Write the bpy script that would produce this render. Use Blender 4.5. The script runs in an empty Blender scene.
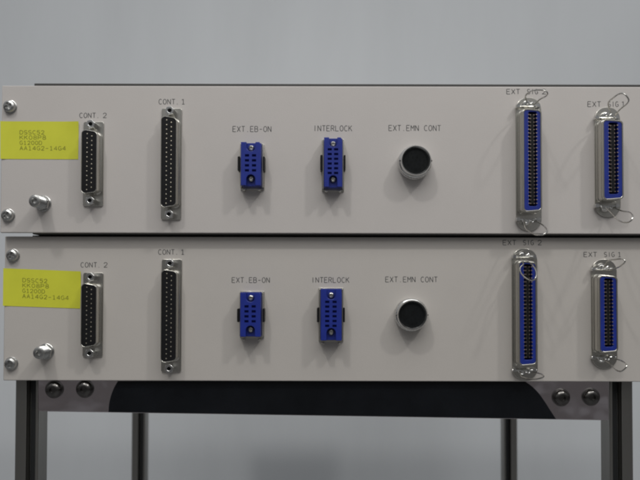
import bpy, math, random
from mathutils import Vector, Matrix, Euler

random.seed(7)
S = bpy.context.scene
COL = S.collection

# ------------------------------------------------------------------ camera
F_PX = 667.0                    # focal length in pixels of the 640x480 photo
PITCH = math.radians(1.3)       # slightly upward
ROLL = math.radians(0.12)
DIST = 0.408                    # camera to the upper front panel
CAM_Z = 1.0
SHIFT_X = -0.0095
VPY = 288.0                     # picture row of the camera's own height
SHIFT_Y = (VPY - 240.0 - F_PX * math.tan(PITCH)) / 640.0
CAM_LOC = Vector((0.0, -DIST, CAM_Z))
CAM_ROT = (Matrix.Rotation(PITCH + math.pi / 2, 3, 'X') @ Matrix.Rotation(ROLL, 3, 'Z'))

cam_data = bpy.data.cameras.new('camera')
cam = bpy.data.objects.new('camera', cam_data)
COL.objects.link(cam)
cam.location = CAM_LOC
cam.rotation_euler = CAM_ROT.to_euler()
cam_data.sensor_width = 36.0
cam_data.lens = F_PX / 640.0 * 36.0
cam_data.shift_x = SHIFT_X
cam_data.shift_y = SHIFT_Y
cam_data.clip_start = 0.01
cam_data.clip_end = 50
cam_data.dof.use_dof = True
cam_data.dof.focus_distance = 0.405
cam_data.dof.aperture_fstop = 12.0
S.camera = cam

# ------------------------------------------------------------------ light
world = bpy.data.worlds.new('World')
S.world = world
world.use_nodes = True
wn, wl = world.node_tree.nodes, world.node_tree.links
bg = wn['Background']
tc = wn.new('ShaderNodeTexCoord')
sep = wn.new('ShaderNodeSeparateXYZ')
mp = wn.new('ShaderNodeMapRange')
mp.inputs['From Min'].default_value = -1
mp.inputs['From Max'].default_value = 1
rmp = wn.new('ShaderNodeValToRGB')
rmp.color_ramp.elements[0].position = 0.0
rmp.color_ramp.elements[0].color = (0.030, 0.028, 0.027, 1)
rmp.color_ramp.elements[1].position = 1.0
rmp.color_ramp.elements[1].color = (0.40, 0.415, 0.43, 1)
e = rmp.color_ramp.elements.new(0.5)
e.color = (0.085, 0.083, 0.083, 1)
e = rmp.color_ramp.elements.new(0.72)
e.color = (0.30, 0.305, 0.31, 1)
wl.new(tc.outputs['Generated'], sep.inputs[0])
wl.new(sep.outputs['Z'], mp.inputs['Value'])
wl.new(mp.outputs[0], rmp.inputs[0])
wl.new(rmp.outputs[0], bg.inputs['Color'])
bg.inputs['Strength'].default_value = 1.0

def ceiling_lamp(name, direction, dist, aim, watts, radius, cone):
    d = Vector(direction).normalized()
    ld = bpy.data.lights.new(name, 'SPOT')
    ld.energy = watts
    ld.shadow_soft_size = radius
    ld.spot_size = math.radians(cone)
    ld.spot_blend = 1.0
    ld.color = (1.0, 0.985, 0.95)
    o = bpy.data.objects.new(name, ld)
    COL.objects.link(o)
    a = Vector(aim)
    o.location = a + d * dist
    o.rotation_euler = (-d).to_track_quat('-Z', 'Y').to_euler()
    return o

AIM = (0.0, 0.0, 1.15)
ceiling_lamp('ceiling_lamp', (19, -17, 25), 1.7, AIM, 20, 0.055, 40)
ceiling_lamp('ceiling_lamp', (-9, -17, 25), 1.7, AIM, 20, 0.055, 40)
ad = bpy.data.lights.new('overhead_fill_light', 'AREA')  # overhead fill, added for soft ambient light and its downward falloff
ad.shape = 'RECTANGLE'
ad.size, ad.size_y = 1.5, 1.1
ad.energy = 12.2
ad.color = (1.0, 0.99, 0.965)
ao = bpy.data.objects.new('overhead_fill_light', ad)
COL.objects.link(ao)
ao.location = (0.12, -0.95, 2.15)
ao.rotation_euler = (math.radians(24), 0, 0)

S.view_settings.view_transform = 'Standard'
S.view_settings.look = 'None'
S.view_settings.gamma = 1
S.view_settings.exposure = 0.05
S.render.engine = 'CYCLES'
S.cycles.max_bounces = 8
S.cycles.pixel_filter_type = 'BLACKMAN_HARRIS'
S.cycles.filter_width = 2.3

# ------------------------------------------------------------------ pixel -> point on a plane
def at(px, py, Y):
    r = Vector(((px - 320) / F_PX + SHIFT_X * 640 / F_PX,
                -(py - 240) / F_PX + SHIFT_Y * 640 / F_PX, -1.0))
    r = CAM_ROT @ r
    t = (Y - CAM_LOC.y) / r.y
    return CAM_LOC + r * t

def mm_per_px(Y):
    return (Y + DIST) / F_PX * 1000

# ------------------------------------------------------------------ materials
def mat(name, color, rough=0.5, metal=0.0, noise=0.0, nscale=60, bump=0.0, bscale=900,
        rough_var=0.0, coat=0.0, color2=None, stretch=(1, 1, 1), spec=0.5, bdist=0.0002):
    m = bpy.data.materials.new(name)
    m.use_nodes = True
    n, l = m.node_tree.nodes, m.node_tree.links
    p = n['Principled BSDF']
    p.inputs['Base Color'].default_value = (*color, 1)
    p.inputs['Roughness'].default_value = rough
    p.inputs['Metallic'].default_value = metal
    p.inputs['Specular IOR Level'].default_value = spec
    p.inputs['Coat Weight'].default_value = coat
    t = n.new('ShaderNodeTexCoord')
    mpg = n.new('ShaderNodeMapping')
    mpg.inputs['Scale'].default_value = stretch
    l.new(t.outputs['Object'], mpg.inputs['Vector'])
    if noise or color2 or rough_var:
        nz = n.new('ShaderNodeTexNoise')
        nz.inputs['Scale'].default_value = nscale
        nz.inputs['Detail'].default_value = 6
        nz.inputs['Roughness'].default_value = 0.6
        l.new(mpg.outputs[0], nz.inputs['Vector'])
        if noise or color2:
            mx = n.new('ShaderNodeMix')
            mx.data_type = 'RGBA'
            c2 = color2 or tuple(max(0, c * (1 - noise)) for c in color)
            c1 = color if color2 else tuple(min(1, c * (1 + noise)) for c in color)
            mx.inputs['A'].default_value = (*c1, 1)
            mx.inputs['B'].default_value = (*c2, 1)
            rp = n.new('ShaderNodeMapRange')
            rp.inputs['From Min'].default_value = 0.3
            rp.inputs['From Max'].default_value = 0.7
            l.new(nz.outputs['Fac'], rp.inputs['Value'])
            l.new(rp.outputs[0], mx.inputs['Factor'])
            l.new(mx.outputs['Result'], p.inputs['Base Color'])
        if rough_var:
            rr = n.new('ShaderNodeMapRange')
            rr.inputs['From Min'].default_value = 0.3
            rr.inputs['From Max'].default_value = 0.7
            rr.inputs['To Min'].default_value = max(0.02, rough - rough_var)
            rr.inputs['To Max'].default_value = min(1, rough + rough_var)
            l.new(nz.outputs['Fac'], rr.inputs['Value'])
            l.new(rr.outputs[0], p.inputs['Roughness'])
    if bump:
        b2 = n.new('ShaderNodeTexNoise')
        b2.inputs['Scale'].default_value = bscale
        b2.inputs['Detail'].default_value = 3
        bp = n.new('ShaderNodeBump')
        bp.inputs['Strength'].default_value = bump
        bp.inputs['Distance'].default_value = bdist
        l.new(mpg.outputs[0], b2.inputs['Vector'])
        l.new(b2.outputs['Fac'], bp.inputs['Height'])
        l.new(bp.outputs[0], p.inputs['Normal'])
    return m

M = {
    'panel': mat('beige_paint', (0.520, 0.490, 0.470), 0.45, noise=0.022, nscale=28, bump=0.25, bscale=1500, rough_var=0.06),
    'panel_low': mat('beige_paint_darker', (0.490, 0.461, 0.432), 0.45, noise=0.025, nscale=26, bump=0.25, bscale=1500, rough_var=0.06),  # slightly darker, warmer beige for the lower panel
    'chassis': mat('chassis_sheet', (0.045, 0.044, 0.042), 0.5, noise=0.1),
    'wall': mat('wall_paint', (0.70, 0.725, 0.75), 0.6, noise=0.05, nscale=7, stretch=(1, 1, 0.22), bump=0.1, bscale=300),
    'floor': mat('floor_vinyl', (0.30, 0.30, 0.30), 0.5, noise=0.1, nscale=12),
    'nickel': mat('nickel_plate', (0.60, 0.585, 0.54), 0.24, 1.0, noise=0.05, nscale=60, rough_var=0.04),
    'zinc': mat('zinc_plate', (0.47, 0.47, 0.46), 0.3, 1.0, noise=0.1, nscale=200, rough_var=0.06),
    'steel': mat('bright_steel', (0.70, 0.70, 0.69), 0.18, 1.0, noise=0.1, nscale=300, rough_var=0.08),
    'wire': mat('spring_wire', (0.55, 0.54, 0.51), 0.2, 1.0),
    'black': mat('black_plastic', (0.008, 0.008, 0.009), 0.45, noise=0.2, nscale=200, spec=0.25),
    'black_face': mat('black_rubber', (0.0065, 0.0075, 0.008), 0.6, noise=0.3, nscale=200, spec=0.12),
    'contact': mat('contact_metal', (0.62, 0.57, 0.46), 0.35, 1.0, noise=0.3, nscale=400),
    'tin': mat('tin_contact', (0.62, 0.50, 0.47), 0.35, 1.0, noise=0.4, nscale=400),
    'blue': mat('blue_plastic', (0.011, 0.026, 0.235), 0.38, noise=0.12, nscale=150),
    'blue_ribbon': mat('royal_blue_plastic', (0.010, 0.026, 0.225), 0.38, noise=0.15, nscale=150),
    'blue_hole': mat('socket_hole', (0.003, 0.004, 0.03), 0.9, spec=0.0),
    'ink': mat('printing_ink', (0.075, 0.075, 0.075), 0.6, noise=0.35, nscale=500),
    'yellow': mat('yellow_paper', (0.62, 0.63, 0.04), 0.6, noise=0.05, nscale=40),
    'olive_ink': mat('faded_print', (0.24, 0.25, 0.015), 0.6, noise=0.25, nscale=350),
    'alu': mat('anodised_aluminium', (0.30, 0.292, 0.275), 0.34, 1.0, noise=0.08, nscale=40, rough_var=0.06, stretch=(1, 1, 0.1)),
    'slot': mat('recess_black', (0.012, 0.013, 0.014), 0.6),  # near-black, set deep in the post slots and screw bores
    'plate': mat('polished_plate', (0.66, 0.60, 0.62), 0.17, 1.0, noise=0.06, nscale=25, rough_var=0.04, bump=0.5, bscale=16, bdist=0.011),
    'plate_reflection': mat('painted_reflection', (0.006, 0.007, 0.009), 0.22, noise=0.3, nscale=30, spec=0.3),  # black of the dark reflection put onto the plate
    'bolt': mat('black_oxide', (0.13, 0.125, 0.12), 0.2, 1.0, noise=0.2, nscale=300),
}

# ------------------------------------------------------------------ mesh builder (millimetres, local)
class MB:
    def __init__(self):
        self.v, self.f = [], []

    def add(self, vs, fs):
        o = len(self.v)
        self.v += [Vector(p) for p in vs]
        self.f += [tuple(i + o for i in f) for f in fs]
        return self

    def box(self, x0, x1, y0, y1, z0, z1):
        vs = [(x, y, z) for x in (x0, x1) for y in (y0, y1) for z in (z0, z1)]
        return self.add(vs, [(0, 1, 3, 2), (4, 6, 7, 5), (0, 4, 5, 1), (2, 3, 7, 6), (0, 2, 6, 4), (1, 5, 7, 3)])

    def prism(self, outline, y0, y1, y2=None, inset=0.0):
        """outline [(x,z)] extruded from y0 (back) to y1 (front); optional chamfer to y2 with inset."""
        n = len(outline)
        rings = [(outline, y0), (outline, y1)]
        if y2 is not None:
            rings.append((offset_poly(outline, -inset), y2))
        vs = [(x, y, z) for o, y in rings for x, z in o]
        fs = []
        for k in range(len(rings) - 1):
            for i in range(n):
                j = (i + 1) % n
                fs.append((k * n + i, k * n + j, (k + 1) * n + j, (k + 1) * n + i))
        fs.append(tuple(range(n))[::-1])
        fs.append(tuple(range((len(rings) - 1) * n, len(rings) * n)))
        return self.add(vs, fs)

    def frame(self, outer, inner, y0, y1):
        """tube of the section between two outlines with the same vertex count."""
        n = len(outer)
        vs = [(x, y, z) for o, y in ((outer, y0), (outer, y1), (inner, y1), (inner, y0)) for x, z in o]
        fs = []
        for k in range(4):
            kk = (k + 1) % 4
            for i in range(n):
                j = (i + 1) % n
                fs.append((k * n + i, k * n + j, kk * n + j, kk * n + i))
        return self.add(vs, fs)

    def lathe(self, prof, n=32, cx=0, cz=0, knurl=None, cap=True, phase=0.0):
        """prof [(r, y)] about the y axis; knurl {index: depth}."""
        vs, fs = [], []
        for k, (r, y) in enumerate(prof):
            for i in range(n):
                a = 2 * math.pi * i / n + phase
                rr = r - (knurl.get(k, 0) if knurl and i % 2 else 0)
                vs.append((cx + rr * math.cos(a), y, cz + rr * math.sin(a)))
        for k in range(len(prof) - 1):
            for i in range(n):
                j = (i + 1) % n
                fs.append((k * n + i, k * n + j, (k + 1) * n + j, (k + 1) * n + i))
        if cap:
            fs.append(tuple(range(n))[::-1])
            fs.append(tuple(range((len(prof) - 1) * n, len(prof) * n)))
        return self.add(vs, fs)

    def tube(self, pts, r, sides=8, flat=1.0):
        pts = [Vector(p) for p in pts]
        if len(pts) < 2:
            return self
        vs, fs = [], []
        up = Vector((0, 1, 0))
        for i, p in enumerate(pts):
            a = pts[max(i - 1, 0)]
            b = pts[min(i + 1, len(pts) - 1)]
            t = (b - a).normalized()
            s = t.cross(up)
            if s.length < 1e-4:
                s = t.cross(Vector((1, 0, 0)))
            s.normalize()
            u = s.cross(t).normalized()
            for k in range(sides):
                an = 2 * math.pi * k / sides
                vs.append(p + s * r * math.cos(an) + u * r * flat * math.sin(an))
        n = len(pts)
        for i in range(n - 1):
            for k in range(sides):
                kk = (k + 1) % sides
                fs.append((i * sides + k, i * sides + kk, (i + 1) * sides + kk, (i + 1) * sides + k))
        fs.append(tuple(range(sides))[::-1])
        fs.append(tuple(range((n - 1) * sides, n * sides)))
        return self.add(vs, fs)

def offset_poly(o, d):
    n = len(o)
    cx = sum(p[0] for p in o) / n
    cz = sum(p[1] for p in o) / n
    out = []
    area = sum(o[i][0] * o[(i + 1) % n][1] - o[(i + 1) % n][0] * o[i][1] for i in range(n))
    sg = 1 if area > 0 else -1
    for i in range(n):
        a, b, c = o[i - 1], o[i], o[(i + 1) % n]
        e1 = Vector((b[0] - a[0], b[1] - a[1])).normalized()
        e2 = Vector((c[0] - b[0], c[1] - b[1])).normalized()
        n1 = Vector((e1.y, -e1.x)) * sg
        n2 = Vector((e2.y, -e2.x)) * sg
        m = (n1 + n2)
        m = m / max(m.length, 1e-6)
        k = d / max(m.dot(n1), 0.4)
        out.append((b[0] + m.x * k, b[1] + m.y * k))
    return out

def round_poly(pts, r, seg=5):
    """rounds the corners of a convex outline."""
    out = []
    n = len(pts)
    rs = r if isinstance(r, (list, tuple)) else [r] * n
    for i in range(n):
        p = Vector(pts[i])
        a = (Vector(pts[i - 1]) - p)
        b = (Vector(pts[(i + 1) % n]) - p)
        ang = a.angle(b)
        rr = rs[i]
        d = min(rr / math.tan(ang / 2), a.length * 0.49, b.length * 0.49)
        rr = d * math.tan(ang / 2)
        p1, p2 = p + a.normalized() * d, p + b.normalized() * d
        c = p + (a.normalized() + b.normalized()).normalized() * (rr / math.sin(ang / 2))
        a1 = math.atan2(p1.y - c.y, p1.x - c.x)
        a2 = math.atan2(p2.y - c.y, p2.x - c.x)
        da = (a2 - a1 + math.pi) % (2 * math.pi) - math.pi
        for k in range(seg + 1):
            t = a1 + da * k / seg
            out.append((c.x + rr * math.cos(t), c.y + rr * math.sin(t)))
    return out

def rrect(w, h, r, seg=5, cx=0, cz=0):
    return round_poly([(cx - w / 2, cz - h / 2), (cx + w / 2, cz - h / 2), (cx + w / 2, cz + h / 2), (cx - w / 2, cz + h / 2)], r, seg)

def make(name, mb, material, parent=None, origin=(0, 0, 0), unit=0.001, bevel=0.0, seg=2, label=None, angle=35):
    """links an MB as one mesh object; origin is its world place."""
    me = bpy.data.meshes.new(name)
    me.from_pydata([tuple(v * unit) for v in mb.v], [], mb.f)
    me.materials.append(material)
    me.validate()
    import bmesh
    bm = bmesh.new()
    bm.from_mesh(me)
    bmesh.ops.recalc_face_normals(bm, faces=bm.faces)
    bm.to_mesh(me)
    bm.free()
    me.shade_smooth()
    me.set_sharp_from_angle(angle=math.radians(angle))
    o = bpy.data.objects.new(name, me)
    COL.objects.link(o)
    o['_w'] = tuple(origin)
    place(o, parent, origin)
    if bevel:
        b = o.modifiers.new('bevel', 'BEVEL')
        b.width = bevel * 0.001
        b.segments = seg
        b.limit_method = 'ANGLE'
        b.angle_limit = math.radians(40)
    if label:
        o['label'] = label
    return o

WORLD = {}
def place(o, parent, origin):
    origin = Vector(origin)
    WORLD[o] = origin
    if parent:
        o.parent = parent
        o.location = origin - WORLD[parent]
    else:
        o.location = origin
    if '_w' in o:
        del o['_w']

def thing(name, label, cat, loc, group=None):
    o = bpy.data.objects.new(name, None)
    COL.objects.link(o)
    o.empty_display_size = 0.03
    place(o, None, loc)
    o['label'] = label
    o['category'] = cat
    if group:
        o['group'] = group
    return o

def structure(o):
    o['kind'] = 'structure'
    return o

# ------------------------------------------------------------------ the setting
wall_Y = 0.52
wb = MB().box(-2200, 2200, 0, 60, 0, 2400)
structure(make('wall', wb, M['wall'], None, (0, wall_Y, 0)))
fb = MB().box(-2200, 2200, -2200, 2200, -50, 0)
structure(make('floor', fb, M['floor'], None, (0, -2200 * 0.001 + wall_Y - 0.004, -0.001)))

# ------------------------------------------------------------------ lettering: single stroke characters
def arc(cx, cy, rx, ry, a0, a1, n=12):
    return [(cx + rx * math.cos(math.radians(a0 + (a1 - a0) * i / n)), cy + ry * math.sin(math.radians(a0 + (a1 - a0) * i / n))) for i in range(n + 1)]

GW = 0.64
S_PATH = arc(.32, .74, .29, .26, 35, 270, 10) + arc(.32, .25, .31, .25, 90, -145, 10)[1:]
GLYPH = {
    'C': [arc(.34, .5, .33, .5, 48, 312)],
    'O': [arc(.32, .5, .32, .5, 0, 360, 18)],
    '0': [arc(.32, .5, .30, .5, 0, 360, 18)],
    'N': [[(0, 0), (0, 1), (.62, 0), (.62, 1)]],
    'T': [[(0, 1), (.64, 1)], [(.32, 1), (.32, 0)]],
    '.': [[(-.06, .02), (.06, .04)]],
    '1': [[(.08, .84), (.32, 1), (.32, 0)], [(.1, 0), (.54, 0)]],
    '2': [[(.03, .74), (.1, .92), (.31, 1), (.52, .93), (.6, .74), (.5, .5), (0.02, 0), (.62, 0)]],
    'E': [[(.6, 1), (0, 1), (0, 0), (.62, 0)], [(0, .52), (.5, .52)]],
    'X': [[(0, 0), (.64, 1)], [(0, 1), (.64, 0)]],
    'B': [[(0, 0), (0, 1), (.4, 1), (.56, .9), (.56, .64), (.4, .53), (0, .53)], [(.4, .53), (.6, .42), (.6, .12), (.42, 0), (0, 0)]],
    '-': [[(.08, .46), (.56, .46)]],
    'I': [[(.32, 0), (.32, 1)]],
    'R': [[(0, 0), (0, 1), (.4, 1), (.58, .88), (.58, .64), (.4, .52), (0, .52)], [(.3, .52), (.62, 0)]],
    'L': [[(0, 1), (0, 0), (.6, 0)]],
    'K': [[(0, 0), (0, 1)], [(.6, 1), (0, .42)], [(.2, .6), (.63, 0)]],
    'M': [[(0, 0), (0, 1), (.32, .42), (.64, 1), (.64, 0)]],
    'S': [S_PATH],
    'G': [arc(.34, .5, .33, .5, 48, 320), [(.36, .46), (.62, .46), (.62, .1)]],
    'D': [[(0, 0), (0, 1), (.34, 1), (.56, .84), (.63, .5), (.56, .16), (.34, 0), (0, 0)]],
    'P': [[(0, 0), (0, 1), (.42, 1), (.6, .88), (.6, .6), (.42, .48), (0, .48)]],
    'A': [[(0, 0), (.32, 1), (.64, 0)], [(.12, .36), (.52, .36)]],
    '4': [[(.48, 0), (.48, 1), (0, .3), (.64, .3)]],
    '5': [[(.58, 1), (.08, 1), (.04, .56), (.3, .64), (.56, .52), (.6, .28), (.46, .04), (.2, 0), (.02, .1)]],
    '8': [arc(.32, .75, .25, .25, 0, 360, 14), arc(.32, .26, .30, .26, 0, 360, 14)],
}

def write(mb, s, org, ux, uz, width, height, r, flat=0.25):
    """strokes in world metres: org lower left, ux/uz unit vectors."""
    n = len(s)
    pitch = width / max(n - 1 + 0.72, 0.72)
    gw = pitch * 0.72
    for i, ch in enumerate(s):
        for line in GLYPH.get(ch, []):
            pts = []
            for x, z in line:
                X = i * pitch + (x / GW * gw if ch != '.' else gw * 0.5 + x * height)
                pts.append(org + ux * X + uz * (z * height))
            run = [pts[0]]
            for a, b in zip(pts, pts[1:]):      # a new stroke at every sharp corner
                if len(run) > 1 and (run[-1] - run[-2]).angle(b - a) > math.radians(38):
                    mb.tube(run, r, 6, flat)
                    run = [a]
                run.append(b)
            mb.tube(run, r, 6, flat)

def lettering(words, y0, y1, Y, parent, label=None):
    """words [(text, x0, x1)] between picture rows y0 and y1, on plane Y."""
    mb = MB()
    base = at(words[0][1], y1, Y - 0.00003)
    for s, x0, x1 in words:
        p = at(x0, y1, Y - 0.00003)
        q = at(x1, y1, Y - 0.00003)
        h = (at(x0, y0, Y - 0.00003) - p).length
        ux = Vector((1, 0, 0))
        write(mb, s, p - base, ux, Vector((0, 0, 1)), (q - p).length, h, 0.00021)
    return make('lettering', mb, M['ink'], parent, base, unit=1.0, label=label)

# ------------------------------------------------------------------ small hardware
def phillips_screw(name, r, h, material, parent, origin, rot=0.0, washer=True):
    """pan head with a cut cross; the recess is real: the head is built from four quadrants of a dome."""
    mb = MB()
    if washer:
        mb.lathe([(r * 1.12, 0), (r * 1.12, -0.5), (r * 1.02, -0.7), (r * 0.3, -0.7)], 28)
    prof = [(r, -0.3), (r, -h * 0.55), (r * 0.9, -h * 0.82), (r * 0.7, -h * 0.96)]
    mb.lathe(prof + [(r * 0.62, -h), (r * 0.56, -h * 0.70), (0.05, -h * 0.62)], 28)
    # the cross: four lands standing between the slots
    w = r * 0.16
    for k in range(4):
        a0 = rot + k * math.pi / 2
        pts = []
        for t in range(6):
            a = a0 + math.radians(20 + 50 * t / 5)
            pts.append((r * 0.63 * math.cos(a), r * 0.63 * math.sin(a)))
        c = (w * 1.4 * math.cos(a0 + math.pi / 4), w * 1.4 * math.sin(a0 + math.pi / 4))
        mb.prism([c] + pts, -h * 0.6, -h * 0.985)
    return make(name, mb, material, parent, origin, angle=30)

def hexagon(af, phase=0.0):
    R = af / math.sqrt(3)
    return [(R * math.cos(math.pi / 3 * i + phase), R * math.sin(math.pi / 3 * i + phase)) for i in range(6)]

# ------------------------------------------------------------------ connectors
def d_sub(parent, c, L, rows, Y, label):
    """vertical D-shaped socket: flange > shell, insert, contacts, two jack screws."""
    org = at(*c, Y)
    k = mm_per_px(Y)
    L = L * k
    W = 12.4
    fl = make('d_sub_connector', MB().prism(rrect(W, L, 1.2), 0.0, -1.0), M['nickel'], parent, org, bevel=0.15, label=label)
    hs = L - 5.6                     # hole spacing
    sl = L - 13.6                    # shell length
    def dee(w, l, r):
        t = math.tan(math.radians(10)) * w
        return round_poly([(-w / 2, -l / 2), (w / 2, -l / 2 + t), (w / 2, l / 2 - t), (-w / 2, l / 2)], r, 6)
    o1 = dee(9.6, sl + 1.2, 2.4)
    o2 = dee(8.7, sl + 0.3, 2.2)
    sh = MB()
    sh.prism(dee(10.9, sl + 2.8, 2.8), -0.9, -2.1, -2.7, 0.55)
    sh.frame(o1, o2, -2.0, -8.3)
    # the rolled front lip
    sh.frame(dee(9.35, sl + 0.95, 2.35), dee(8.8, sl + 0.4, 2.25), -8.2, -8.55)
    make('shell', sh, M['nickel'], fl, org, bevel=0.12)
    ins = MB().prism(dee(8.65, sl + 0.25, 2.2), -2.6, -8.15)
    make('insert', ins, M['black'], fl, org, bevel=0.1)
    ct = MB()
    pitch = (sl - 4.6) / (rows - 1)
    for i in range(rows):
        z = (i - (rows - 1) / 2) * pitch
        ct.lathe([(0.36, -8.0), (0.36, -8.2), (0.2, -8.26)], 8, -1.35, z)
        if i < rows - 1:
            ct.lathe([(0.36, -8.0), (0.36, -8.2), (0.2, -8.26)], 8, 1.45, z + pitch / 2)
    make('contacts', ct, M['contact'], fl, org)
    for s in (1, -1):
        p = org + Vector((0, 0, s * hs / 2 * 0.001))
        j = MB()
        hx = hexagon(4.9, 0.25)
        hx = [h for i in range(6) for h in (hx[i], ((hx[i][0] + hx[(i + 1) % 6][0]) / 2, (hx[i][1] + hx[(i + 1) % 6][1]) / 2))]
        inner = [(1.25 * math.cos(0.25 + math.pi * i / 6), 1.25 * math.sin(0.25 + math.pi * i / 6)) for i in range(12)]
        j.frame(hx, inner, -0.95, -6.8)
        jo = make('jack_screw', j, M['steel'], fl, p, bevel=0.2)
        hb = MB().lathe([(1.24, -1.0), (1.24, -3.6)], 16)
        make('screw_bore', hb, M['slot'], fl, p)
    return fl

def blue_socket(parent, c, size, rows, Y, label, tab=(0.0, 16)):
    """blue multipole socket: body > bracket, clips, holes, screws. c/size: front face in pixels."""
    dep = 10.5
    org = at(*c, Y - dep * 0.001)
    org.y = Y
    k = mm_per_px(Y - dep * 0.001)
    w, h = size[0] * k, size[1] * k
    b = MB()
    nw = w * 0.44
    nt, nb = h * 0.115, h * 0.15
    # lower tier, full height; upper tier notched round both screws
    b.prism(rrect(w, h, 0.5, 3), -1.2, -7.4)
    top, bot = h / 2, -h / 2
    outl = [(-w / 2, bot), (-nw / 2, bot), (-nw / 2, bot + nb)]
    outl += [(nw / 2 * math.cos(t), bot + nb + nw / 2 * math.sin(t)) for t in [math.pi - math.pi * i / 8 for i in range(1, 8)]]
    outl += [(nw / 2, bot + nb), (nw / 2, bot), (w / 2, bot), (w / 2, top * 0.8), (w / 2 - 0.7, top - 0.3),
             (w / 2 - 1.0, top), (nw / 2, top), (nw / 2, top - nt)]
    outl += [(nw / 2 * math.cos(t), top - nt - nw / 2 * math.sin(t)) for t in [math.pi * i / 8 for i in range(1, 8)]]
    outl += [(-nw / 2, top - nt), (-nw / 2, top), (-w / 2, top)]
    # tier as left rail, right rail and the middle field so the notches stay open
    yb, yf = -7.4, -dep
    mid0, mid1 = bot + nb + nw * 0.5, top - nt - nw * 0.5
    b.prism(outl, yb + 0.1, yf)
    body = make('blue_socket', b, M['blue'], parent, org, bevel=0.22, label=label)
    br = MB()
    br.box(-w / 2 - 1.3, w / 2 + 1.3, 0, -1.0, -h / 2 - 1.3, h / 2 + 0.6)
    br.box(-w / 2 - 1.0, -w / 2 - 0.1, -1.0, -5.6, -h / 2 - 0.2, h / 2)
    br.box(w / 2 + 0.1, w / 2 + 1.0, -1.0, -5.6, -h / 2 - 0.2, h / 2)
    br.box(-w / 2 + 0.6, -w / 2 + 2.2, -0.9, -6.5, -h / 2 - 2.6, -h / 2 - 1.8)
    br.box(w / 2 - 2.2, w / 2 - 0.6, -0.9, -6.5, -h / 2 - 2.6, -h / 2 - 1.8)
    make('bracket', br, M['nickel'], body, org, bevel=0.15)
    for s in (-1, 1):
        cl = MB()
        x0, x1 = (-w / 2 - 2.3, -w / 2 - 0.9) if s < 0 else (w / 2 + 0.9, w / 2 + 2.0)
        z0 = tab[0] * k
        hh = tab[1] * k / 2
        cl.prism(round_poly([(x0, z0 - hh), (x1, z0 - hh), (x1, z0 + hh), (x0, z0 + hh - 0.4)], 0.4, 3), -0.9, -7.6)
        make('side_clip', cl, M['black'], body, org, bevel=0.15)
    field = mid1 - mid0
    ho = MB()
    pz = min(field / rows, 3.0)
    zc = (mid0 + mid1) / 2
    for i in range(rows):
        z = zc + (i - (rows - 1) / 2) * pz
        for x in (-w * 0.19, w * 0.16):
            ho.box(x - 1.25, x + 1.25, -dep + 0.6, -dep - 0.02, z - pz * 0.24, z + pz * 0.24)
    make('socket_holes', ho, M['blue_hole'], body, org)
    for z in (top - nt - 0.3, bot + nb + 0.3):
        so = org + Vector((0, -7.3 * 0.001, z * 0.001))
        phillips_screw('screw', 1.75, 1.9, M['zinc'], body, so, 0.3 + z, washer=False)
    return body

def round_connector(parent, c, Y, label):
    dep = 9.5
    org = at(*c, Y - dep * 0.001)
    org.y = Y
    n = 72
    r = MB()
    r.lathe([(10.2, 0), (10.2, -1.6), (9.9, -2.0), (9.9, -2.2), (10.1, -2.4), (10.1, -5.2), (9.7, -5.6), (9.2, -5.9),
             (9.2, -8.6), (9.0, -9.3), (8.8, -9.6), (8.5, -9.6), (7.75, -8.6), (7.7, -6.0), (6.0, -5.8)], n,
            knurl={4: 0.28, 5: 0.28})
    ring = make('round_connector', r, M['steel'], parent, org, label=label)
    f = MB()
    f.lathe([(7.72, -6.0), (7.72, -8.2), (7.5, -8.45), (6.9, -8.45), (6.7, -8.2), (1.2, -8.2)], 48)
    key = MB()
    face = make('rubber_face', f, M['black_face'], ring, org)
    hl = MB()
    spots = [(0, 0)] + [(2.6 * math.cos(a), 2.6 * math.sin(a)) for a in [i * math.pi / 3 + .2 for i in range(6)]] + \
            [(5.2 * math.cos(a), 5.2 * math.sin(a)) for a in [i * math.pi / 6 for i in range(12)]]
    for x, z in spots:
        hl.lathe([(0.7, -8.1), (0.7, -8.3), (0.4, -8.3), (0.35, -8.22)], 12, x, z)
    make('pin_sockets', hl, M['black_face'], ring, org)
    for s in (-1, 1):
        p = MB()
        p.tube([(s * 9.0, -7.2, 0.2), (s * 9.9, -7.2, 0.2)], 0.5, 10)
        make('bayonet_pin', p, M['bolt'], ring, org)
    return ring

def smooth_path(pts, n=5, closed=False):
    """Catmull-Rom through the points."""
    out = []
    P = [Vector(p) for p in pts]
    m = len(P)
    for i in range(m - 1):
        p0, p1, p2, p3 = P[max(i - 1, 0)], P[i], P[i + 1], P[min(i + 2, m - 1)]
        for k in range(n):
            t = k / n
            out.append(0.5 * ((2 * p1) + (-p0 + p2) * t + (2 * p0 - 5 * p1 + 4 * p2 - p3) * t * t + (-p0 + 3 * p1 - 3 * p2 + p3) * t ** 3))
    out.append(P[-1])
    return out

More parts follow.
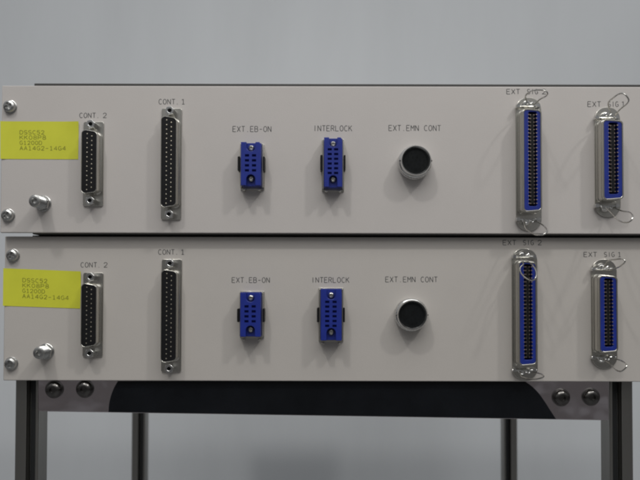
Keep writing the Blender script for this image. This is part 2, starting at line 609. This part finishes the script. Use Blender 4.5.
def ribbon_connector(parent, flange, front, pivots, rows, bails, Y, label):
    """blue ribbon socket in a metal shell with a wire bail at each end.
    flange (cx, cy, w, h), front (x0, x1, y0, y1), pivots (ytop, ybot) in pixels; bails: two lists of (px, py, depth mm)."""
    k = mm_per_px(Y)
    org = at(flange[0], flange[1], Y)
    fw, fh = flange[2] * k, flange[3] * k
    m = MB()
    m.prism(rrect(fw, fh, fw * 0.46, 8), 0, -1.1)
    fl = make('ribbon_connector', m, M['nickel'], parent, org, bevel=0.2, label=label)
    dep = 10.5
    a = at(front[0], front[3], Y - dep * 0.001)
    b = at(front[1], front[2], Y - dep * 0.001)
    w, h = (b.x - a.x) * 1000, (b.z - a.z) * 1000
    cz = ((a.z + b.z) / 2 - org.z) * 1000
    cx = ((a.x + b.x) / 2 - org.x) * 1000
    def sec(gw, gh, r):
        t = 0.9
        return round_poly([(cx - w / 2 - gw, cz - h / 2 - gh), (cx + w / 2 + gw - t * .3, cz - h / 2 - gh + t),
                           (cx + w / 2 + gw - t * .3, cz + h / 2 + gh - t), (cx - w / 2 - gw, cz + h / 2 + gh)], r, 6)
    sh = MB()
    sh.frame(sec(1.0, 1.2, 2.6), sec(-0.2, -0.2, 2.0), -1.0, -3.4)
    sh.frame(sec(0.65, 0.7, 2.5), sec(-0.3, -0.3, 2.0), -3.3, -8.6)
    sh.frame(sec(0.45, 0.45, 2.3), sec(-0.35, -0.35, 1.9), -8.5, -dep)
    make('shell', sh, M['nickel'], fl, org, bevel=0.18)
    slot_w, slot_h = w * 0.46, h - 4.8
    slot = rrect(slot_w, slot_h, 0.8, 6, cx + 0.1, cz + 0.9)
    bo = sec(-0.42, -0.42, 1.8)
    # same vertex count: both outlines have 4 corners x 7 points
    body = MB().frame(bo, slot, -4.0, -dep + 0.25)
    make('housing', body, M['blue_ribbon'], fl, org, bevel=0.12)
    tg = MB()
    tg.box(cx + 0.1 - slot_w * 0.26, cx + 0.1 + slot_w * 0.26, -4.0, -9.3, cz + 0.9 - slot_h / 2 + 1.2, cz + 0.9 + slot_h / 2 - 1.2)
    tg.box(cx - slot_w / 2, cx + 0.2 + slot_w / 2, -3.6, -4.2, cz - slot_h / 2, cz + 1.5 + slot_h / 2)
    make('tongue', tg, M['black'], fl, org, bevel=0.1)
    ct = MB()
    pitch = (slot_h - 3.4) / (rows - 1)
    for i in range(rows):
        z = cz + 0.9 + (i - (rows - 1) / 2) * pitch
        for s in (-1, 1):
            xc = cx + 0.1 + s * slot_w * 0.50
            ct.box(xc - s * 0.1 - 0.42, xc - s * 0.1 + 0.42, -dep + 2.2, -dep + 0.2, z - 0.24, z + 0.24)
            xd = cx + 0.1 + s * slot_w * 0.22
            ct.box(xd - 0.24, xd + 0.24, -6.0, -9.36, z - 0.26, z + 0.26)
    make('contacts', ct, M['tin'], fl, org)
    for py, bail in zip(pivots, bails):
        p = at(flange[0], py, Y - 0.004)
        pv = MB()
        pv.tube([(-fw * 0.47, 0, 0), (fw * 0.47, 0, 0)], 0.55, 10)
        pv.box(-fw * 0.45, -fw * 0.33, 2.9, -0.9, -1.0, 1.0)
        pv.box(fw * 0.33, fw * 0.45, 2.9, -0.9, -1.0, 1.0)
        s = 1 if py < flange[1] else -1
        pv.lathe([(2.3, 3.0), (2.3, 1.6), (1.9, 0.4), (1.0, -0.3)], 18, -0.6, s * 1.4)
        pv.lathe([(1.1, -0.2), (1.1, -1.6), (0.7, -2.0)], 14, -0.6, s * 1.4)
        pv.tube(smooth_path([(-3.8, -.2, 0), (-3.2, -1.0, s * 1.6), (-1.5, -1.4, s * 2.2), (1.0, -1.3, s * 1.0), (2.6, -.8, s * 1.8), (3.4, -.3, 0)], 4), 0.34, 8)
        make('bail_pivot', pv, M['steel'], fl, p, bevel=0.0)
        w3 = [at(x, y, Y - d * 0.001) - p for x, y, d in bail]
        wr = MB().tube(smooth_path(w3, 6), 0.00042, 10)
        make('wire_bail', wr, M['wire'], fl, p, unit=1.0)
    return fl

def ground_terminal(parent, c, depth, Y):
    org = at(*c, Y)
    m = MB()
    m.lathe([(4.9, 0), (4.9, -0.6), (4.5, -0.9)], 28)
    m.prism(hexagon(8.2, 0.3), -0.8, -3.6, -4.1, 0.5)
    prof = [(3.9, -4.0)]
    y = -4.2
    while y > -(depth - 1.0):
        prof += [(3.75, y), (3.3, y - 0.35)]
        y -= 0.7
    prof += [(3.4, -(depth - 0.9)), (3.2, -(depth - 0.2)), (2.8, -depth), (1.7, -depth), (1.4, -depth + 0.5), (1.2, -depth + 1.5), (0.1, -depth + 1.7)]
    m.lathe(prof, 28)
    t = make('ground_terminal', m, M['zinc'], parent, org)
    return t

def sticker(parent, quad, lines, Y):
    """quad px: top-left, top-right, bottom-right, bottom-left; lines (text, x0, x1, y0, y1) in the px of an upright sticker."""
    Yp = Y - 0.00012
    P = [at(*q, Yp) for q in quad]
    org = P[3].copy()
    n, m_ = 12, 6
    mb = MB()
    vs = []
    for side in (0, 1):
        for j in range(m_ + 1):
            for i in range(n + 1):
                u, v = i / n, j / m_
                p = (P[3] * (1 - u) + P[2] * u) * (1 - v) + (P[0] * (1 - u) + P[1] * u) * v
                lift = 0.0009 * max(0, u - 0.86) / 0.14 * max(0, v - 0.7) / 0.3 + 0.0004 * max(0, .06 - u) / .06
                p = p - Vector((0, lift + (0.00006 if side else 0), 0))
                vs.append(p - org)
    fs = []
    N = (n + 1) * (m_ + 1)
    for side in (0, 1):
        for j in range(m_):
            for i in range(n):
                a = side * N + j * (n + 1) + i
                fs.append((a, a + 1, a + n + 2, a + n + 1))
    rim = [i for i in range(n + 1)] + [j * (n + 1) + n for j in range(1, m_ + 1)] + \
          [m_ * (n + 1) + i for i in range(n - 1, -1, -1)] + [j * (n + 1) for j in range(m_ - 1, 0, -1)]
    for i in range(len(rim)):
        a, b = rim[i], rim[(i + 1) % len(rim)]
        fs.append((a, b, b + N, a + N))
    mb.add(vs, fs)
    st = make('yellow_sticker', mb, M['yellow'], parent, org, unit=1.0, label='yellow paper sticker with four printed lines')
    ux = (P[1] - P[0]).normalized()
    uz = (P[0] - P[3]).normalized()
    k = mm_per_px(Y) * 0.001
    tx = MB()
    for s, x0, x1, y0, y1 in lines:
        o = P[0] + ux * (x0 * k) - uz * (y1 * k) + Vector((0, -0.00008, 0)) - org
        write(tx, s, o, ux, uz, (x1 - x0) * k, (y1 - y0) * k, 0.0002)
    make('sticker_print', tx, M['olive_ink'], st, org, unit=1.0)
    return st

# ------------------------------------------------------------------ the two units
LINES = [('DSSC52', 19.3, 43.8, 9.2, 13.0), ('KK08P8', 19.3, 45.4, 14.4, 18.2), ('G1200D', 19.3, 41.4, 19.8, 23.5), ('AA14G2-14G4', 19.3, 65.3, 25.1, 29.0)]
Y_UP, Y_LO = 0.0, 0.006
DEPTH = 0.225
GROUP = 'beige control units stacked in the rack'

# px rows of the panels' edges, read near the middle of the picture
up_top, up_bot = at(330, 86.2, Y_UP).z, at(330, 233.4, Y_UP).z
lo_top, lo_bot = at(330, 237.0, Y_LO).z, at(330, 381.2, Y_LO).z
up_l, up_r = at(1.0, 160, Y_UP).x, at(705, 160, Y_UP).x
lo_l, lo_r = at(4.0, 310, Y_LO).x, at(705, 310, Y_LO).x

def front_unit(label, Y, l, r, top, bot, ctop, cbot, pm):
    root = thing('control_unit', label, 'control unit', ((l + r) / 2, Y + 0.02, cbot), GROUP)
    fo = Vector(((l + r) / 2, Y, (top + bot) / 2))
    hw, hh = (r - l) * 500, (top - bot) * 500
    p = MB().box(-hw, hw, 0, 3.0, -hh, hh)
    panel = make('front_panel', p, pm, root, fo, bevel=0.5, seg=3)
    cl = at(31, 160, Y).x
    c = MB().box((cl - fo.x) * 1000, hw - 18, 3.05, DEPTH * 1000, (cbot - fo.z) * 1000, (ctop - fo.z) * 1000)
    make('chassis', c, M['chassis'], root, fo, bevel=0.4)
    return root

c_mid = (up_bot + lo_top) / 2
upper = front_unit('upper beige control unit of the stacked pair, its sticker lying straight and level', Y_UP, up_l, up_r, up_top, up_bot,
                   up_top + 0.0024, c_mid + 0.0002, M['panel'])
lower = front_unit('lower beige control unit standing on the aluminium frame, its sticker stuck on slightly askew', Y_LO, lo_l, lo_r, lo_top, lo_bot,
                   c_mid, lo_bot + 0.0015, M['panel_low'])

def fill(root, Y, D):
    for x, y, rot in D['screws']:
        phillips_screw('panel_screw', 3.7, 3.2, M['zinc'], root, at(x, y, Y), rot)
    ground_terminal(root, D['gnd'][0], D['gnd'][1], Y)
    d_sub(root, D['cont2'][:2], D['cont2'][2], 13, Y, 'short D-shaped socket with black insert under CONT. 2')
    d_sub(root, D['cont1'][:2], D['cont1'][2], 19, Y, 'long D-shaped socket with black insert under CONT. 1')
    blue_socket(root, D['eb'][:2], D['eb'][2:], 4, Y, 'shorter blue socket under EXT.EB-ON', D['eb_tab'])
    blue_socket(root, D['il'][:2], D['il'][2:], 6, Y, 'taller blue socket under INTERLOCK', D['il_tab'])
    round_connector(root, D['emn'], Y, 'round silver connector with black face under EXT.EMN CONT')
    ribbon_connector(root, *D['sig2'], 25, D['bail2'], Y, 'long blue ribbon socket with wire bails under EXT SIG 2')
    ribbon_connector(root, *D['sig1'], 18, D['bail1'], Y, 'short blue ribbon socket with wire bails under EXT SIG 1')
    sticker(root, D['quad'], LINES, Y)
    for words, y0, y1 in D['text']:
        lettering(words, y0, y1, Y, root)

fill(upper, Y_UP, dict(
    screws=[(10.5, 107, 0.4), (8.5, 215.5, 0.9)],
    gnd=((43.5, 203.5), 13.0),
    cont2=(93.8, 164.2, 85), cont1=(171.7, 164.2, 112),
    eb=(250.8, 163.6, 20.2, 43.8), eb_tab=(1.2, 15), il=(333.2, 162.0, 18.4, 50), il_tab=(0.5, 16),
    emn=(416.2, 160.3),
    sig2=((528.2, 164.3, 25.5, 134), (524, 541.5, 109, 211.5), (105.8, 219.3)),
    sig1=((607.0, 162.3, 25.5, 110.5), (604, 623, 119.7, 199.5), (117.3, 205.8)),
    bail2=([(527, 102, 6), (525.5, 96, 14), (531.5, 91, 24), (542, 90, 30), (547.3, 92.5, 31), (546, 96, 28), (540, 99.3, 18), (534, 104.5, 6)],
           [(524.5, 222, 6), (525.5, 228, 12), (531, 232.5, 20), (536, 234.8, 27), (543, 234.6, 31), (547.3, 231, 30), (544, 226, 22), (537, 221.5, 8)]),
    bail1=([(610.5, 112, 6), (608.3, 103, 14), (613, 98, 22), (619.6, 93.7, 28), (624.8, 94.4, 31), (628.7, 100, 30), (626.5, 104.2, 24), (620, 109.5, 14), (615, 115.5, 6)],
           [(606, 208, 6), (611.7, 213.5, 12), (618, 220, 20), (625.8, 222.5, 27), (630.2, 221.3, 31), (633, 216.7, 31), (630, 212.5, 26), (622, 211, 16), (615, 208, 6)]),
    quad=[(0.7, 121.3), (79, 121.6), (78.2, 159.3), (0.7, 159)],
    text=[([('CONT', 79.6, 95.6), ('.', 96.6, 99.2), ('2', 103.0, 106.6)], 113.0, 117.8),
          ([('CONT', 158.8, 175.0), ('.', 176.0, 178.6), ('1', 181.4, 185.2)], 99.2, 104.2),
          ([('EXT.EB-ON', 232.8, 271.2)], 126.3, 131.7),
          ([('INTERLOCK', 313.4, 352.0)], 125.6, 131.0),
          ([('EXT.EMN CONT', 388.8, 440.8)], 125.3, 130.7),
          ([('EXT', 506.7, 519.8), ('SIG', 527.3, 537.8), ('2', 542.0, 546.0)], 89.2, 94.0),
          ([('EXT', 587.8, 600.8), ('SIG', 608.0, 618.3), ('1', 621.6, 625.0)], 101.6, 106.7)],
))
fill(lower, Y_LO, dict(
    screws=[(13.3, 255.5, 1.3), (11.7, 363.5, 0.1)],
    gnd=((46.5, 351.3), 11.5),
    cont2=(93.4, 314.7, 84), cont1=(171.8, 315.5, 112.4),
    eb=(250.4, 314.6, 20.4, 44.4), eb_tab=(-0.8, 14), il=(331.2, 314.7, 21.0, 51.6), il_tab=(-0.3, 15),
    emn=(412.6, 315.2),
    sig2=((524.3, 314.0, 25.5, 131), (519.7, 536.5, 261.5, 365.5), (256.7, 370.2)),
    sig1=((603.6, 313.7, 25.5, 109), (600.2, 617.4, 275.8, 352.5), (269.0, 357.2)),
    bail2=([(521, 259, 6), (523.5, 263.5, 13), (519.9, 268.5, 15), (522.5, 275, 19), (529.5, 279.8, 25), (535, 279, 29), (536.2, 271.5, 26), (532, 264.5, 20), (525.5, 260, 7)],
           [(520, 372, 6), (522.5, 377, 12), (532.5, 379.2, 21), (541, 378, 29), (543.7, 375.8, 31), (539, 373.3, 24), (530, 371.5, 7)]),
    bail1=([(604, 267, 6), (608, 261, 13), (614, 259.8, 21), (621.5, 259, 29), (625, 261.5, 31), (620.5, 266, 26), (614, 268.8, 16), (607.5, 270, 6)],
           [(603, 359, 6), (609.5, 363.3, 12), (616, 370, 22), (621.7, 371, 29), (626.7, 366, 31), (623.3, 361.7, 26), (616, 359, 15), (608, 357.5, 6)]),
    quad=[(3.6, 268.2), (81.3, 271.4), (80.2, 308.6), (3.2, 305.8)],
    text=[([('CONT', 80.8, 96.8), ('.', 97.6, 100.2), ('2', 103.8, 107.4)], 262.5, 267.3),
          ([('CONT', 158.4, 174.4), ('.', 175.4, 178.0), ('1', 181.0, 184.6)], 249.6, 254.5),
          ([('EXT.EB-ON', 232.0, 269.6)], 277.5, 282.6),
          ([('INTERLOCK', 311.4, 349.2)], 277.4, 282.5),
          ([('EXT.EMN CONT', 385.6, 437.4)], 276.8, 282.0),
          ([('EXT', 503.0, 516.0), ('SIG', 523.2, 533.6), ('2', 537.8, 541.6)], 240.2, 245.0),
          ([('EXT', 583.9, 596.8), ('SIG', 604.2, 614.4), ('1', 618.0, 621.2)], 252.2, 256.8)],
))

# ------------------------------------------------------------------ the aluminium frame under the units
Y_POST = 0.0135
Y_REAR = 0.325
top_z = lo_bot + 0.0015
rack = thing('equipment_frame', 'aluminium extrusion frame with a polished cross plate, carrying both control units', 'equipment frame', (0, 0.17, 0))

PW = 14.6                        # width of the aluminium profile
def extrusion_outline(sx):
    """square profile with a T-slot in the front and back faces, off centre towards the inside of the frame (sx = +1: slot towards +x)."""
    a, t, d = PW / 2, 1.5, 5.2
    s0, s1 = a - 7.6, a - 1.7       # slot mouth
    c0, c1 = s0 - 1.6, s1 + 0.4     # chamber
    front = [(-a + .6, -a), (s0, -a), (s0, -a + t), (c0, -a + t), (s0 + 0.6, -a + d), (s1 - 0.6, -a + d), (c1, -a + t), (s1, -a + t), (s1, -a), (a - .6, -a)]
    back = [(x, -y) for x, y in front][::-1]
    out = front + [(a, -a + .6), (a, a - .6)] + back + [(-a, a - .6), (-a, -a + .6)]
    return [(x * sx, y) for x, y in out]

def post(px_inner, Yf, sx):
    """px_inner: picture column of the front face's inner edge; sx: side of the frame's middle."""
    o = at(px_inner, 440, Yf)
    cx, cy = o.x - sx * PW / 2 * 0.001, Yf + PW / 2 * 0.001
    ol = extrusion_outline(sx)
    n = len(ol)
    vs = [(x, y, z) for z in (0, top_z * 1000) for x, y in ol]
    fs = [(i, (i + 1) % n, n + (i + 1) % n, n + i) for i in range(n)] + [tuple(range(n))[::-1], tuple(range(n, 2 * n))]
    p = make('post', MB().add(vs, fs), M['alu'], rack, (cx, cy, 0), bevel=0.12, angle=30)
    li = MB()
    a = PW / 2
    x0, x1 = sorted((sx * (a - 6.6), sx * (a - 2.7)))
    li.box(x0, x1, -a + 4.4, -a + 5.1, 0.5, top_z * 1000 - 0.5)
    make('slot_strip', li, M['slot'], p, (cx, cy, 0))

post(38.0, Y_POST, 1)
post(610.0, Y_POST, -1)
post(145.0, Y_REAR, 1)
post(504.0, Y_REAR, -1)

# cross plate: its lower edge runs slightly downhill to the right
Yp = 0.0095
tl, bl = at(38, 376, Yp), at(38, 411.5, Yp)
tr, br_ = at(609, 376, Yp), at(609, 420.5, Yp)
tl.z = tr.z = lo_bot + 0.0006
po = (bl + br_) / 2
po.z = tl.z
pl = MB()
ol = [((v.x - po.x) * 1000, (v.z - po.z) * 1000) for v in (bl, br_, tr, tl)]
pl.prism(ol, 3.6, 0.0)
plate = make('cross_plate', pl, M['plate'], rack, po, bevel=0.5, seg=3)
st = MB()  # the plate's dark reflection, modelled as a thin black piece
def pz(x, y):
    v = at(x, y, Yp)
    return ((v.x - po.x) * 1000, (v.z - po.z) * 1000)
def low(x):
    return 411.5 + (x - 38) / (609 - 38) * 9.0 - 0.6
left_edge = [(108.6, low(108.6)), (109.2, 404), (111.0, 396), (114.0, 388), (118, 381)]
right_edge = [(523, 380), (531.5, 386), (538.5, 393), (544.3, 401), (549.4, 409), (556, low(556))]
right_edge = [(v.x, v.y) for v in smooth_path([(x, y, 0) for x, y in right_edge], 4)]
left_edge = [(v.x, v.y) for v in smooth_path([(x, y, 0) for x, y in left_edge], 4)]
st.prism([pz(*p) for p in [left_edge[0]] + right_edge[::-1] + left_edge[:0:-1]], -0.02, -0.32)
make('dark_reflection', st, M['plate_reflection'], plate, po, bevel=0.1)

for x, y in ((52.5, 390), (83.5, 389.5), (562.5, 398), (592.5, 397.5)):
    p = at(x, y, Yp - 0.003)
    p.y = Yp
    b = MB()
    b.lathe([(5.6, -0.02), (5.6, -0.7), (5.2, -0.9)], 28)
    b.lathe([(5.0, -0.8), (4.9, -1.6), (4.3, -2.9), (3.4, -3.6), (2.4, -3.9), (1.75, -3.9), (1.7, -2.0), (0.4, -1.9)], 28)
    bo = make('bolt', b, M['bolt'], rack, p)
